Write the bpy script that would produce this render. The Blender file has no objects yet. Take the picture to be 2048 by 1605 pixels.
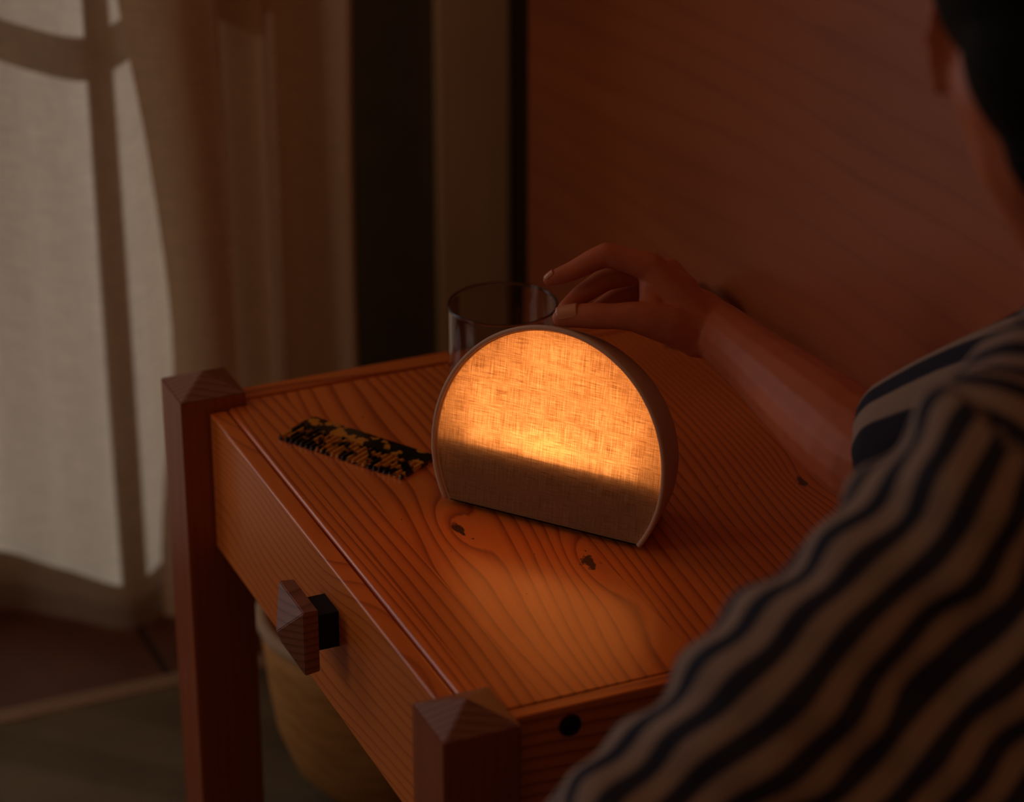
import bpy, bmesh, math, random
import numpy as np
from mathutils import Vector, Matrix
from math import pi, sin, cos, radians

random.seed(7)
scene = bpy.context.scene
COL = scene.collection

# ---------------------------------------------------------------- camera
Z0 = 0.60                                        # height of the nightstand post shoulders above the floor
CAM = Vector((-0.64759, -1.60660, 1.09881 + Z0))
CR = Vector((0.916118, -0.400907, -0.001165))    # camera right
CU = Vector((0.173163, 0.393073, 0.903055))      # camera up
CF = Vector((0.361583, 0.827506, -0.429524))     # viewing direction
FPX = 5640.96
camd = bpy.data.cameras.new('camera')
camd.sensor_width = 36.0
camd.lens = 36.0 * FPX / 2048.0
camd.clip_start = 0.05
camd.dof.use_dof = True
camd.dof.focus_distance = 2.335
camd.dof.aperture_fstop = 3.4
cam = bpy.data.objects.new('camera', camd)
M = Matrix((CR, CU, -CF)).transposed().to_4x4()
M.translation = CAM
cam.matrix_world = M
COL.objects.link(cam)
scene.camera = cam

# ---------------------------------------------------------------- world, daylight, exposure
scene.view_settings.view_transform = 'Standard'
scene.view_settings.look = 'None'
scene.view_settings.exposure = 0.0
scene.view_settings.gamma = 1.0
scene.view_settings.use_curve_mapping = False
world = bpy.data.worlds.new('dusk')
scene.world = world
world.use_nodes = True
world.node_tree.nodes['Background'].inputs['Color'].default_value = (1.0, 0.44, 0.21, 1)
world.node_tree.nodes['Background'].inputs['Strength'].default_value = 0.135

sun_d = bpy.data.lights.new('low_sun', 'SUN')
sun_d.energy = 1.76
sun_d.angle = radians(0.8)
sun_d.color = (1.0, 0.93, 0.84)
sun = bpy.data.objects.new('low_sun', sun_d)
sun.rotation_euler = Vector((-0.02, -1.0, -0.16)).to_track_quat('-Z', 'Y').to_euler()
sun.location = (0, 4, 2)
COL.objects.link(sun)

wd = bpy.data.lights.new('added_side_light', 'AREA')  # area light added from the left, just outside an unseen window
wd.shape = 'RECTANGLE'; wd.size = 0.70; wd.size_y = 0.95
wd.energy = 5.0
wd.color = (1.0, 0.86, 0.74)
wdo = bpy.data.objects.new('added_side_light', wd)
wdo.location = (-1.985, 0.75, 1.45)
wdo.rotation_euler = Vector((1, 0, 0)).to_track_quat('-Z', 'Z').to_euler()
COL.objects.link(wdo)


sky = bpy.data.lights.new('french_window_daylight', 'AREA')
sky.shape = 'RECTANGLE'; sky.size = 0.85; sky.size_y = 1.70
sky.energy = 6.0
sky.color = (0.92, 0.92, 1.0)
skyo = bpy.data.objects.new('french_window_daylight', sky)
skyo.location = (-0.82, 1.63, 1.20)
skyo.rotation_euler = Vector((0, -1, 0)).to_track_quat('-Z', 'Z').to_euler()
COL.objects.link(skyo)


# ---------------------------------------------------------------- helpers
def at(u, v, d):
    """world point seen at photo pixel (u, v), d metres in front of the camera"""
    return CAM + CR * ((u - 1024) / FPX * d) - CU * ((v - 802.5) / FPX * d) + CF * d


def cp(x, y, d):
    return CAM + CR * x + CU * y + CF * d


def tag(o, label=None, cat=None, group=None, kind=None):
    if label: o['label'] = label
    if cat: o['category'] = cat
    if group: o['group'] = group
    if kind: o['kind'] = kind
    return o


def empty(name, loc):
    o = bpy.data.objects.new(name, None)
    o.location = loc
    o.empty_display_size = 0.05
    COL.objects.link(o)
    return o


def link(name, mesh, mat=None, parent=None, smooth=False):
    o = bpy.data.objects.new(name, mesh)
    if mat and not mesh.materials:
        mesh.materials.append(mat)
    COL.objects.link(o)
    if parent:
        o.parent = parent
        p = parent; m = Matrix.Identity(4)
        chain = []
        while p:
            chain.append(p); p = p.parent
        for p in reversed(chain):
            m = m @ p.matrix_parent_inverse @ p.matrix_basis
        o.matrix_parent_inverse = m.inverted()
    if smooth:
        mesh.polygons.foreach_set('use_smooth', [True] * len(mesh.polygons))
    return o


def bm_obj(name, bm, mat=None, parent=None, smooth=False):
    me = bpy.data.meshes.new(name)
    bmesh.ops.recalc_face_normals(bm, faces=bm.faces[:])
    bm.to_mesh(me); bm.free()
    return link(name, me, mat, parent, smooth)


def bm_box(x0, x1, y0, y1, z0, z1, bev=0.0, seg=2):
    bm = bmesh.new()
    vs = [bm.verts.new(p) for p in ((x0, y0, z0), (x1, y0, z0), (x1, y1, z0), (x0, y1, z0),
                                    (x0, y0, z1), (x1, y0, z1), (x1, y1, z1), (x0, y1, z1))]
    for f in ((0, 3, 2, 1), (4, 5, 6, 7), (0, 1, 5, 4), (1, 2, 6, 5), (2, 3, 7, 6), (3, 0, 4, 7)):
        bm.faces.new([vs[i] for i in f])
    if bev:
        bmesh.ops.bevel(bm, geom=bm.edges[:], offset=bev, segments=seg, affect='EDGES', profile=0.6)
    return bm


def box(name, x0, x1, y0, y1, z0, z1, mat, parent=None, bev=0.0, seg=2):
    return bm_obj(name, bm_box(x0, x1, y0, y1, z0, z1, bev, seg), mat, parent)


def lathe_bm(profile, loc, seg=64, close=True):
    """profile: list of (r, z)"""
    bm = bmesh.new()
    rings = []
    for r, z in profile:
        if r < 1e-6:
            rings.append([bm.verts.new((loc[0], loc[1], loc[2] + z))])
        else:
            rings.append([bm.verts.new((loc[0] + r * cos(2 * pi * k / seg), loc[1] + r * sin(2 * pi * k / seg), loc[2] + z)) for k in range(seg)])
    for a, b in zip(rings[:-1], rings[1:]):
        for k in range(seg):
            k2 = (k + 1) % seg
            if len(a) == 1 and len(b) == 1: continue
            if len(a) == 1: bm.faces.new((a[0], b[k], b[k2]))
            elif len(b) == 1: bm.faces.new((a[k], a[k2], b[0]))
            else: bm.faces.new((a[k], a[k2], b[k2], b[k]))
    return bm


def tube_bm(pts, r, seg=8, closed=False):
    bm = bmesh.new()
    n = len(pts); rings = []
    prev = None
    for i, p in enumerate(pts):
        a = pts[(i - 1) % n] if (closed or i) else p
        b = pts[(i + 1) % n] if (closed or i < n - 1) else p
        t = (Vector(b) - Vector(a)).normalized()
        if prev is None:
            prev = t.orthogonal().normalized()
        nn = (prev - t * prev.dot(t)).normalized(); prev = nn
        bb = t.cross(nn)
        rr = r[i] if isinstance(r, (list, tuple)) else r
        rings.append([bm.verts.new(Vector(p) + nn * rr * cos(2 * pi * k / seg) + bb * rr * sin(2 * pi * k / seg)) for k in range(seg)])
    m = n if closed else n - 1
    for i in range(m):
        a, b = rings[i], rings[(i + 1) % n]
        for k in range(seg):
            bm.faces.new((a[k], a[(k + 1) % seg], b[(k + 1) % seg], b[k]))
    if not closed:
        bm.faces.new(rings[0]); bm.faces.new(rings[-1])
    return bm


def spline(xs, ys, x):
    """smooth (Catmull-Rom style Hermite) interpolation through control points"""
    if x <= xs[0]: return ys[0]
    if x >= xs[-1]: return ys[-1]
    i = max(k for k in range(len(xs)) if xs[k] <= x)
    i = min(i, len(xs) - 2)
    def sl(k):
        a, b = max(k - 1, 0), min(k + 1, len(xs) - 1)
        return (ys[b] - ys[a]) / (xs[b] - xs[a])
    h = xs[i + 1] - xs[i]; t = (x - xs[i]) / h
    return ((2 * t ** 3 - 3 * t ** 2 + 1) * ys[i] + (t ** 3 - 2 * t ** 2 + t) * h * sl(i)
            + (-2 * t ** 3 + 3 * t ** 2) * ys[i + 1] + (t ** 3 - t ** 2) * h * sl(i + 1))


# ---------------------------------------------------------------- materials
class NT:
    """small wrapper for building node trees"""
    def __init__(self, name):
        self.m = bpy.data.materials.new(name); self.m.use_nodes = True
        self.t = self.m.node_tree
        self.b = self.t.nodes['Principled BSDF']
        self.out = self.t.nodes['Material Output']

    def n(self, typ, **kw):
        x = self.t.nodes.new(typ)
        for k, v in kw.items(): setattr(x, k, v)
        return x

    def l(self, a, b): self.t.links.new(a, b)

    def val(self, sock, v):
        if hasattr(v, 'is_output') or isinstance(v, bpy.types.NodeSocket): self.l(v, sock)
        else: sock.default_value = v

    def math(self, op, a, b=None, c=None):
        x = self.n('ShaderNodeMath', operation=op)
        self.val(x.inputs[0], a)
        if b is not None: self.val(x.inputs[1], b)
        if c is not None: self.val(x.inputs[2], c)
        return x.outputs[0]

    def obj(self): return self.n('ShaderNodeTexCoord').outputs['Object']

    def sep(self, v):
        s = self.n('ShaderNodeSeparateXYZ'); self.l(v, s.inputs[0]); return s.outputs

    def comb(self, x, y, z):
        s = self.n('ShaderNodeCombineXYZ')
        for i, v in enumerate((x, y, z)): self.val(s.inputs[i], v)
        return s.outputs[0]

    def noise(self, vec, scale=1.0, detail=2.0, rough=0.5):
        x = self.n('ShaderNodeTexNoise')
        self.l(vec, x.inputs['Vector'])
        x.inputs['Scale'].default_value = scale; x.inputs['Detail'].default_value = detail; x.inputs['Roughness'].default_value = rough
        return x.outputs['Fac']

    def ramp(self, fac, stops, interp='LINEAR'):
        x = self.n('ShaderNodeValToRGB'); x.color_ramp.interpolation = interp
        e = x.color_ramp.elements
        while len(e) < len(stops): e.new(0.5)
        for k, (p, c) in enumerate(stops):
            e[k].position = p
            e[k].color = c if len(c) == 4 else (*c, 1)
        self.l(fac, x.inputs[0]); return x.outputs[0]

    def mix(self, fac, a, b, blend='MIX'):
        x = self.n('ShaderNodeMix', data_type='RGBA', blend_type=blend)
        self.val(x.inputs['Factor'], fac)
        for s, v in ((x.inputs['A'], a), (x.inputs['B'], b)):
            if isinstance(v, tuple): s.default_value = v if len(v) == 4 else (*v, 1)
            else: self.l(v, s)
        return x.outputs['Result']

    def bump(self, h, strength=0.3, dist=0.001):
        x = self.n('ShaderNodeBump'); x.inputs['Strength'].default_value = strength; x.inputs['Distance'].default_value = dist
        self.l(h, x.inputs['Height']); self.l(x.outputs[0], self.b.inputs['Normal']); return x.outputs[0]


def plain(name, col, rough=0.5, spec=0.5, metal=0.0, var=0.12, scale=60.0):
    w = NT(name); b = w.b
    f = w.noise(w.obj(), scale, 3)
    c = w.mix(f, tuple(x * (1 - var) for x in col), tuple(x * (1 + var) for x in col))
    w.l(c, b.inputs['Base Color'])
    b.inputs['Roughness'].default_value = rough; b.inputs['Specular IOR Level'].default_value = spec
    b.inputs['Metallic'].default_value = metal
    return w.m


def wood(name, light, mid, dark, along='y', across='x', freq=55.0, amp=3.0, seed=0.0, rough=0.36, tilt=0.0, knots=(), coat=0.75, fine=1.0, line=0.90, stretch=0.8):
    """pine / cherry boards: growth-ring lines along one axis, distorted by low noise and by knots"""
    w = NT(name)
    s = w.sep(w.obj())
    ax = {'x': s[0], 'y': s[1], 'z': s[2]}
    al, ac = ax[along], ax[across]
    th = ax[[k for k in 'xyz' if k not in (along, across)][0]]
    if tilt:
        ac = w.math('ADD', ac, w.math('MULTIPLY', al, tilt))
    nv = w.comb(w.math('MULTIPLY_ADD', ac, 7.0, seed), w.math('MULTIPLY_ADD', al, stretch * 2.2, seed * 1.7), w.math('MULTIPLY', th, 7.0))
    n1 = w.noise(nv, 1.0, 1.5, 0.4)
    ring = w.math('MULTIPLY', ac, freq)
    ring = w.math('ADD', ring, w.math('MULTIPLY', w.math('SUBTRACT', n1, 0.5), amp * 2))
    ring = w.math('ADD', ring, w.math('MULTIPLY', th, freq * 0.35))
    kmask = None
    for (ka, kx, kr, push) in knots:              # along, across, radius, ring push
        dx = w.math('SUBTRACT', ac, kx); dy = w.math('SUBTRACT', al, ka)
        d2 = w.math('ADD', w.math('MULTIPLY', dx, dx), w.math('MULTIPLY', w.math('MULTIPLY', dy, dy), 0.16))
        g = w.math('EXPONENT', w.math('MULTIPLY', d2, -1.0 / (kr * kr * 14)))
        ring = w.math('ADD', ring, w.math('MULTIPLY', g, push))
        nd = w.noise(w.comb(w.math('MULTIPLY', ac, 220.0), w.math('MULTIPLY', al, 130.0), kx * 50), 1.0, 2)
        kk = w.math('SUBTRACT', 1.0, w.math('MULTIPLY', d2, w.math('DIVIDE', w.math('MULTIPLY_ADD', nd, 5.0, -1.1), kr * kr)))
        kk = w.math('MULTIPLY', w.math('MAXIMUM', kk, 0.0), 2.2)
        kk = w.math('MINIMUM', kk, 1.0)
        kmask = kk if kmask is None else w.math('MAXIMUM', kmask, kk)
    fr = w.math('FRACT', ring)
    fr = w.math('SUBTRACT', fr, w.math('MULTIPLY', w.math('SUBTRACT', w.noise(w.comb(w.math('MULTIPLY', ac, 300.0), w.math('MULTIPLY', al, 18.0), th), 1.0, 1), 0.5), 0.12 * fine))
    col = w.ramp(fr, [(0.0, light), (0.45, light), (line - 0.18, mid), (line, dark), (line + 0.05, mid), (1.0, light)])
    fib = w.noise(w.comb(w.math('MULTIPLY', ac, 700.0), w.math('MULTIPLY', al, 14.0), w.math('MULTIPLY', th, 700.0)), 1.0, 2)
    col = w.mix(w.math('MULTIPLY', fib, 0.35 * fine), col, mid)
    big = w.noise(w.comb(w.math('MULTIPLY_ADD', ac, 9.0, seed), w.math('MULTIPLY', al, 2.0), th), 1.0, 2)
    hs = w.n('ShaderNodeHueSaturation'); w.l(col, hs.inputs['Color'])
    w.l(w.math('MULTIPLY_ADD', big, 0.5, 0.75), hs.inputs['Value'])
    col = hs.outputs[0]
    if kmask is not None:
        col = w.mix(kmask, col, tuple(x * 0.22 for x in dark))
    w.l(col, w.b.inputs['Base Color'])
    w.b.inputs['Roughness'].default_value = rough
    w.b.inputs['Specular IOR Level'].default_value = 0.45
    w.b.inputs['Coat Weight'].default_value = coat
    w.b.inputs['Coat Roughness'].default_value = 0.20
    w.bump(w.math('ADD', fib, w.math('MULTIPLY', fr, 0.25)), 0.12, 0.0004)
    return w.m


PINE_L, PINE_M, PINE_D = (0.84, 0.222, 0.034), (0.66, 0.136, 0.017), (0.32, 0.052, 0.007)
RED_L, RED_M, RED_D = (0.34, 0.080, 0.024), (0.27, 0.056, 0.016), (0.18, 0.027, 0.006)
PINE_S = tuple(0.5 * a + 0.5 * b for a, b in zip(PINE_M, PINE_D))
m_drawer = wood('pine_drawer_front', PINE_L, tuple(0.6 * a + 0.4 * b for a, b in zip(PINE_L, PINE_M)), PINE_S, 'y', 'z', 95, 5.5, 5.3, tilt=0.05, stretch=1.1, coat=0.42)
m_drawer_edge = wood('pine_front_rail', PINE_L, PINE_M, PINE_D, 'y', 'x', 150, 2.2, 9.1)
m_rail = wood('pine_side_rail', PINE_L, PINE_M, PINE_D, 'x', 'z', 90, 2.0, 2.2)
m_post = wood('stained_post', RED_L, tuple(0.6 * a + 0.4 * b for a, b in zip(RED_L, RED_M)), RED_M, 'z', 'x', 110, 1.5, 3.1, coat=0.25, rough=0.42)
m_cap = wood('post_end_grain', (0.30, 0.11, 0.055), (0.24, 0.075, 0.036), (0.15, 0.040, 0.018), 'z', 'y', 120, 1.4, 1.1, rough=0.5, coat=0.12)
m_knob = wood('knob_wood', (0.28, 0.095, 0.048), (0.22, 0.065, 0.030), (0.13, 0.034, 0.015), 'x', 'z', 140, 3.0, 6.1, rough=0.55, coat=0.05)
m_headboard = wood('cherry_headboard', (0.44, 0.112, 0.033), (0.420, 0.103, 0.029), (0.375, 0.086, 0.024), 'y', 'z', 26, 1.1, 4.4, rough=0.40, tilt=0.06, coat=0.12, fine=1.5, line=0.72, stretch=0.7)
m_bolt = plain('blackened_bolt', (0.012, 0.009, 0.008), 0.7, 0.2)
m_dark_in = plain('groove_shade', (0.02, 0.008, 0.004), 0.8)


# ---------------------------------------------------------------- setting
def make_floor():
    base = box('floor', -2.0, 0.9, -2.2, 1.62, -0.05, -0.004, plain('grout', (0.035, 0.022, 0.015), 0.9))
    tag(base, kind='structure')
    w = NT('terracotta'); o = w.obj()
    f = w.noise(o, 9, 4); g = w.noise(o, 60, 3)
    c = w.ramp(f, [(0.3, (0.105, 0.034, 0.014)), (0.7, (0.165, 0.056, 0.024))])
    w.l(w.mix(w.math('MULTIPLY', g, 0.4), c, (0.12, 0.05, 0.03)), w.b.inputs['Base Color'])
    w.b.inputs['Roughness'].default_value = 0.45
    w.bump(g, 0.15, 0.002)
    me = None
    for i in range(-6, 3):
        for j, (y0, y1) in enumerate(((0.80, 1.10), (1.10, 1.40), (1.40, 1.62))):
            x0 = 0.121 + i * 0.30
            x1 = x0 + 0.30
            if x1 > 0.9: x1 = 0.9
            box('tile', x0 + 0.004, x1 - 0.004, y0 + 0.004, y1 - 0.004, -0.02, -random.random() * 0.0012, w.m, base, 0.0025, 1)
    return base


make_floor()
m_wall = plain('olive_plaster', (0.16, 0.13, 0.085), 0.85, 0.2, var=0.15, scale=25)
m_wall_dark = plain('dark_plaster', (0.125, 0.098, 0.07), 0.85, 0.2, var=0.12, scale=25)  # darker plaster for the two side walls
m_frame = plain('painted_window_frame', (0.32, 0.27, 0.21), 0.5)
m_trim = wood('door_casing', (0.92, 0.68, 0.44), (0.90, 0.66, 0.42), (0.87, 0.62, 0.39), 'z', 'x', 30, 0.8, 7.7, rough=0.5, coat=0.05)

# back wall with a tall french window behind the curtains (opening x -1.30 .. 0.40, z 0.06 .. 2.15)
WX0, WX1, WZ0, WZ1, WY = -1.30, 0.385, 0.03, 2.15, 1.50
wb = bmesh.new()
for bx_ in ((-2.0, WX0, WY, 1.62, -0.05, 2.6), (WX1, 0.95, WY, 1.62, -0.05, 2.6), (WX0, WX1, WY, 1.62, WZ1, 2.6), (WX0, WX1, WY, 1.62, -0.05, WZ0)):
    b2 = bm_box(*bx_); me2 = bpy.data.meshes.new('tmp'); b2.to_mesh(me2); b2.free(); wb.from_mesh(me2); bpy.data.meshes.remove(me2)
tag(bm_obj('wall_back', wb, m_wall), kind='structure')


def glass_pane_mat():
    w = NT('window_glass')
    t = w.n('ShaderNodeBsdfTransparent'); g = w.n('ShaderNodeBsdfGlossy'); g.inputs['Roughness'].default_value = 0.02
    mx = w.n('ShaderNodeMixShader'); mx.inputs[0].default_value = 0.06
    w.l(t.outputs[0], mx.inputs[1]); w.l(g.outputs[0], mx.inputs[2]); w.l(mx.outputs[0], w.out.inputs['Surface'])
    w.t.nodes.remove(w.b)
    return w.m


m_pane = glass_pane_mat()


def window(name, axis, a0, a1, z0, z1, pos, stiles, rails, bar):
    """window in the plane axis = pos; stiles / rails: centres of the inner bars"""
    root = empty(name, (pos, (a0 + a1) / 2, z0) if axis == 'x' else ((a0 + a1) / 2, pos, z0))
    tag(root, kind='structure')
    def bx(nm, p0, p1, q0, q1, t, mat):
        if axis == 'y': box(nm, p0, p1, pos - t, pos + t, q0, q1, mat, root, 0.002 if t > 0.004 else 0)
        else: box(nm, pos - t, pos + t, p0, p1, q0, q1, mat, root, 0.002 if t > 0.004 else 0)
    fw = 0.06
    bx('stile', a0, a0 + fw, z0, z1, 0.022, m_frame); bx('stile', a1 - 0.03, a1, z0, z1, 0.022, m_frame)
    bx('rail', a0 + fw, a1 - 0.03, z0, z0 + 0.07, 0.022, m_frame); bx('rail', a0 + fw, a1 - 0.03, z1 - fw, z1, 0.022, m_frame)
    for s in stiles: bx('muntin', s - bar / 2, s + bar / 2, z0 + 0.07, z1 - fw, 0.012, m_frame)
    for r in rails: bx('muntin', a0 + fw, a1 - 0.03, r - bar * 0.7, r + bar * 0.7, 0.0115, m_frame)
    xs = [a0 + fw] + [s for s in stiles] + [a1 - 0.03]; zs = [z0 + 0.07] + list(rails) + [z1 - fw]
    for p, p2 in zip(xs[:-1], xs[1:]):
        for q_, q2 in zip(zs[:-1], zs[1:]):
            bx('pane', p + 0.008, p2 - 0.008, q_ + 0.008, q2 - 0.008, 0.002, m_pane)


window('window_1', 'y', WX0, WX1, WZ0, WZ1, 1.525, (-1.04, -0.75, -0.455, -0.165, 0.124), (0.758, 1.10, 1.44, 1.80), 0.034)

# side wall, with an unseen window added around the area light outside it
wl = bmesh.new()
for bx_ in ((-2.10, -1.90, -2.2, 0.35, -0.05, 2.6), (-2.10, -1.90, 1.15, 1.62, -0.05, 2.6), (-2.10, -1.90, 0.35, 1.15, -0.05, 0.95), (-2.10, -1.90, 0.35, 1.15, 1.98, 2.6)):
    b2 = bm_box(*bx_); me2 = bpy.data.meshes.new('tmp'); b2.to_mesh(me2); b2.free(); wl.from_mesh(me2); bpy.data.meshes.remove(me2)
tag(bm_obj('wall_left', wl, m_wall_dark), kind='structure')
window('added_side_window', 'x', 0.35, 1.15, 0.95, 1.98, -1.93, (0.755,), (), 0.035)

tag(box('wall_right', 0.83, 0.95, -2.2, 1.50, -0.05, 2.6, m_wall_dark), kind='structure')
tag(box('trim_1', 0.6040, 0.6990, 1.482, 1.4995, 0.0, 2.3, m_trim, None, 0.003), kind='structure')


# ---------------------------------------------------------------- nightstand
S, L, T = 0.062, 0.6237, Z0 - 0.012
BX = 0.500                                       # back posts start here
ns = empty('nightstand', (0.28, 0.34, 0))
tag(ns, 'reddish pine nightstand with pyramid-topped posts and one drawer', 'nightstand')


def post(x0, y0):
    bm = bm_box(x0, x0 + S, y0, y0 + S, 0.0092, Z0, 0.0)
    bm.verts.ensure_lookup_table()
    bmesh.ops.bevel(bm, geom=[e for e in bm.edges if abs(e.verts[0].co.z - e.verts[1].co.z) > 0.1], offset=0.0015, segments=2, affect='EDGES')
    p = bm_obj('post', bm, m_post, ns)
    c = bmesh.new()
    h = 0.0150
    vs = [c.verts.new(v) for v in ((x0, y0, Z0 + 0.0002), (x0 + S, y0, Z0 + 0.0002), (x0 + S, y0 + S, Z0 + 0.0002), (x0, y0 + S, Z0 + 0.0002), (x0 + S / 2, y0 + S / 2, Z0 + h))]
    for k in range(4): c.faces.new((vs[k], vs[(k + 1) % 4], vs[4]))
    c.faces.new(vs[3::-1])
    bmesh.ops.bevel(c, geom=c.edges[:], offset=0.0009, segments=2, affect='EDGES')
    bm_obj('post_cap', c, m_cap, p)


for px in (0.0, BX):
    for py in (0.0, L):
        post(px, py)

# top boards
KN = {2: [(0.323, 0.1276, 0.0055, 1.6), (0.2258, 0.209, 0.0060, 1.5)], 4: [(0.2835, 0.4376, 0.0050, 1.6), (0.5917, 0.4517, 0.011, 2.0)]}
edges = [0.0437, 0.0630, 0.1010, 0.2350, 0.3600, BX + 0.02]
for i in range(5):
    kn = KN.get(i, [])
    mt = wood('pine_top_board', PINE_L, PINE_M, PINE_D, 'y', 'x', (120, 80, 70, 105, 112)[i], (1.5, 2.0, 5.2, 4.5, 5.0)[i], 1.7 + 3.3 * i, knots=kn, tilt=(0.0, 0.0, -0.06, -0.05, -0.05)[i], rough=0.34)
    y0, y1 = (S + 0.001, L - 0.001) if i == 0 else (0.0455, 0.6335)
    x1 = edges[i + 1]
    bm = bm_box(edges[i] + 0.00008, x1 - 0.00008, y0, y1, T - 0.020, T, 0.0)
    if i == 0:
        bmesh.ops.bevel(bm, geom=[e for e in bm.edges if all(abs(v.co.x - edges[0]) < 0.001 and abs(v.co.z - T) < 0.001 for v in e.verts)], offset=0.0022, segments=3, affect='EDGES')
    bm_obj('top_board', bm, mt, ns)

# rails around the top
box('side_rail', S - 0.004, BX + 0.004, 0.031, 0.0445, T - 0.125, T - 0.0005, m_rail, ns, 0.0014)
box('side_rail', S - 0.004, BX + 0.004, 0.6352, 0.657, T - 0.125, T + 0.0018, m_rail, ns, 0.0014)
box('back_rail', BX + 0.022, BX + 0.042, S, L, T - 0.125, T - 0.001, m_rail, ns, 0.001)
box('groove_shade_sheet', 0.0430, 0.52, 0.0447, 0.6350, T - 0.026, T - 0.0205, m_dark_in, ns)  # near-black sheet under the boards; groove shade put into its colour
# bolt caps on the near side rail
for bx0, bz in ((0.1150, T - 0.0175), (0.43, T - 0.0175)):
    prof = [(0, -0.0040), (0.0045, -0.0038), (0.0080, -0.0022), (0.0092, 0.0), (0.0092, 0.004)]
    bm = lathe_bm(prof, (0, 0, 0), 24)
    bmesh.ops.transform(bm, matrix=Matrix.Translation((bx0, 0.0305, bz)) @ Matrix.Rotation(radians(-90), 4, 'X'), verts=bm.verts)
    bm_obj('bolt_cap', bm, m_bolt, ns, True)

# drawer
dr = box('drawer', 0.0262, 0.0424, S + 0.0015, L - 0.0015, T - 0.1385, T - 0.0010, m_drawer, ns, 0.0022, 3)
box('drawer_box', 0.0426, 0.48, S + 0.03, L - 0.03, T - 0.130, T - 0.032, plain('drawer_inside', (0.25, 0.10, 0.03), 0.7), ns)
# faceted block knob on a short neck
ky0, ky1, kz0, kz1 = 0.2770, 0.3365, Z0 - 0.0925, Z0 - 0.0335
bm = bmesh.new()
xf, xb, xa = -0.0085, 0.0045, -0.0225
fr = [bm.verts.new((xf, y, z)) for y, z in ((ky0, kz0), (ky1, kz0), (ky1, kz1), (ky0, kz1))]
bk = [bm.verts.new((xb, y, z)) for y, z in ((ky0 + .001, kz0 + .001), (ky1 - .001, kz0 + .001), (ky1 - .001, kz1 - .001), (ky0 + .001, kz1 - .001))]
ap = bm.verts.new((xa, (ky0 + ky1) / 2, (kz0 + kz1) / 2))
for k in range(4):
    bm.faces.new((fr[k], fr[(k + 1) % 4], ap)); bm.faces.new((fr[(k + 1) % 4], fr[k], bk[k], bk[(k + 1) % 4]))
bm.faces.new(bk)
bmesh.ops.recalc_face_normals(bm, faces=bm.faces[:])
bmesh.ops.bevel(bm, geom=bm.edges[:], offset=0.0007, segments=2, affect='EDGES')
kb = bm_obj('knob', bm, m_knob, dr)
box('knob_neck', 0.0040, 0.0270, 0.2900, 0.3235, Z0 - 0.0795, Z0 - 0.0465, m_bolt, dr, 0.001)


# ---------------------------------------------------------------- headboard and bed (the person sits on it, beside the nightstand)
hb = empty('bed', (-0.5, -0.8, 0))
tag(hb, 'bed with tall reddish wood headboard panel running behind the nightstand', 'bed')
box('headboard', 0.575, 0.612, -2.0, 1.147, 0.0, 1.62, m_headboard, hb, 0.003)
m_sheet = plain('bed_linen', (0.30, 0.27, 0.24), 0.85, 0.2, scale=120)
bm = bm_box(-1.48, 0.570, -1.50, -0.060, 0.20, 0.44, 0.04, 4)
bm_obj('mattress', bm, m_sheet, hb, True)
box('bed_frame', -1.50, 0.573, -1.52, -0.045, 0.08, 0.20, m_post, hb, 0.004)
for lx in (-1.45, 0.48):
    for ly in (-1.48, -0.13):
        box('leg', lx, lx + 0.07, ly, ly + 0.07, 0.0, 0.08, m_post, hb, 0.002)


# ---------------------------------------------------------------- bedside lamp (upright disc cut flat at the base, linen front)
LR, LH, LT = 0.1088, 0.0566, 0.1719
LD = Vector((0.6204, -0.7843, 0)); LN = Vector((0.7843, 0.6204, 0)); LU = Vector((0, 0, 1)) * cos(LT) + LN * sin(LT)
LC = Vector((0.2195, 0.3058, 0.0478 + Z0))
LBASE = LC - LU * LH
SV = 1.035                                        # the dome is a touch taller than a circle


def lamp_ring(t, grow=0.0, n=72):
    """outline of the case at depth fraction t (0 front, 1 back), from lower left over the top to lower right"""
    R = LR * (1 - t) + 0.0930 * t + grow
    up = (LU * (1 - t) + Vector((0, 0, 1)) * t)
    h = LH * (1 - t) + 0.0484 * t
    c = LBASE + LN * (0.075 * t) + up * h
    a0 = -math.asin(min(1, h / R))
    out = []
    for k in range(n + 1):
        a = pi - a0 + (a0 * 2 - pi) * k / n
        s = sin(a) * R
        out.append(c + LD * (cos(a) * R) + up * (s * SV if s > 0 else s))
    return out


lamp = empty('bedside_lamp', (0.245, 0.325, T))
tag(lamp, 'glowing dome-shaped bedside lamp with linen front, standing on the nightstand', 'lamp')
m_case = plain('lamp_case_beige', (0.66, 0.43, 0.30), 0.75, 0.2, var=0.04)
m_white = plain('lamp_inner_white', (0.80, 0.74, 0.64), 0.8, 0.2, var=0.02)

# case: outer shell + inner wall, open at the front
bm = bmesh.new()
ts = [0.0, 0.03, 0.2, 0.4, 0.6, 0.8, 0.92, 0.975, 1.0]
gr = [0.0, 0.0006, 0.0008, 0.0008, 0.0008, 0.0004, -0.001, -0.004, -0.009]
outer = [[bm.verts.new(p) for p in lamp_ring(t, g)] for t, g in zip(ts, gr)]
inner = [[bm.verts.new(p) for p in lamp_ring(t, -0.0042)] for t in (0.0, 0.3, 0.6, 0.92)]
def strip(a, b):
    for k in range(len(a) - 1): bm.faces.new((a[k], a[k + 1], b[k + 1], b[k]))
    bm.faces.new((a[-1], a[0], b[0], b[-1]))
for a, b in zip(outer[:-1], outer[1:]): strip(a, b)
for a, b in zip(inner[:-1], inner[1:]): strip(b, a)
strip(inner[0], outer[0])
bm.faces.new(outer[-1]); bm.faces.new(inner[-1])
bm.normal_update()
case = bm_obj('case', bm, m_case, lamp, True)
case.data.materials.append(m_white)
ni = len(case.data.polygons)
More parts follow.
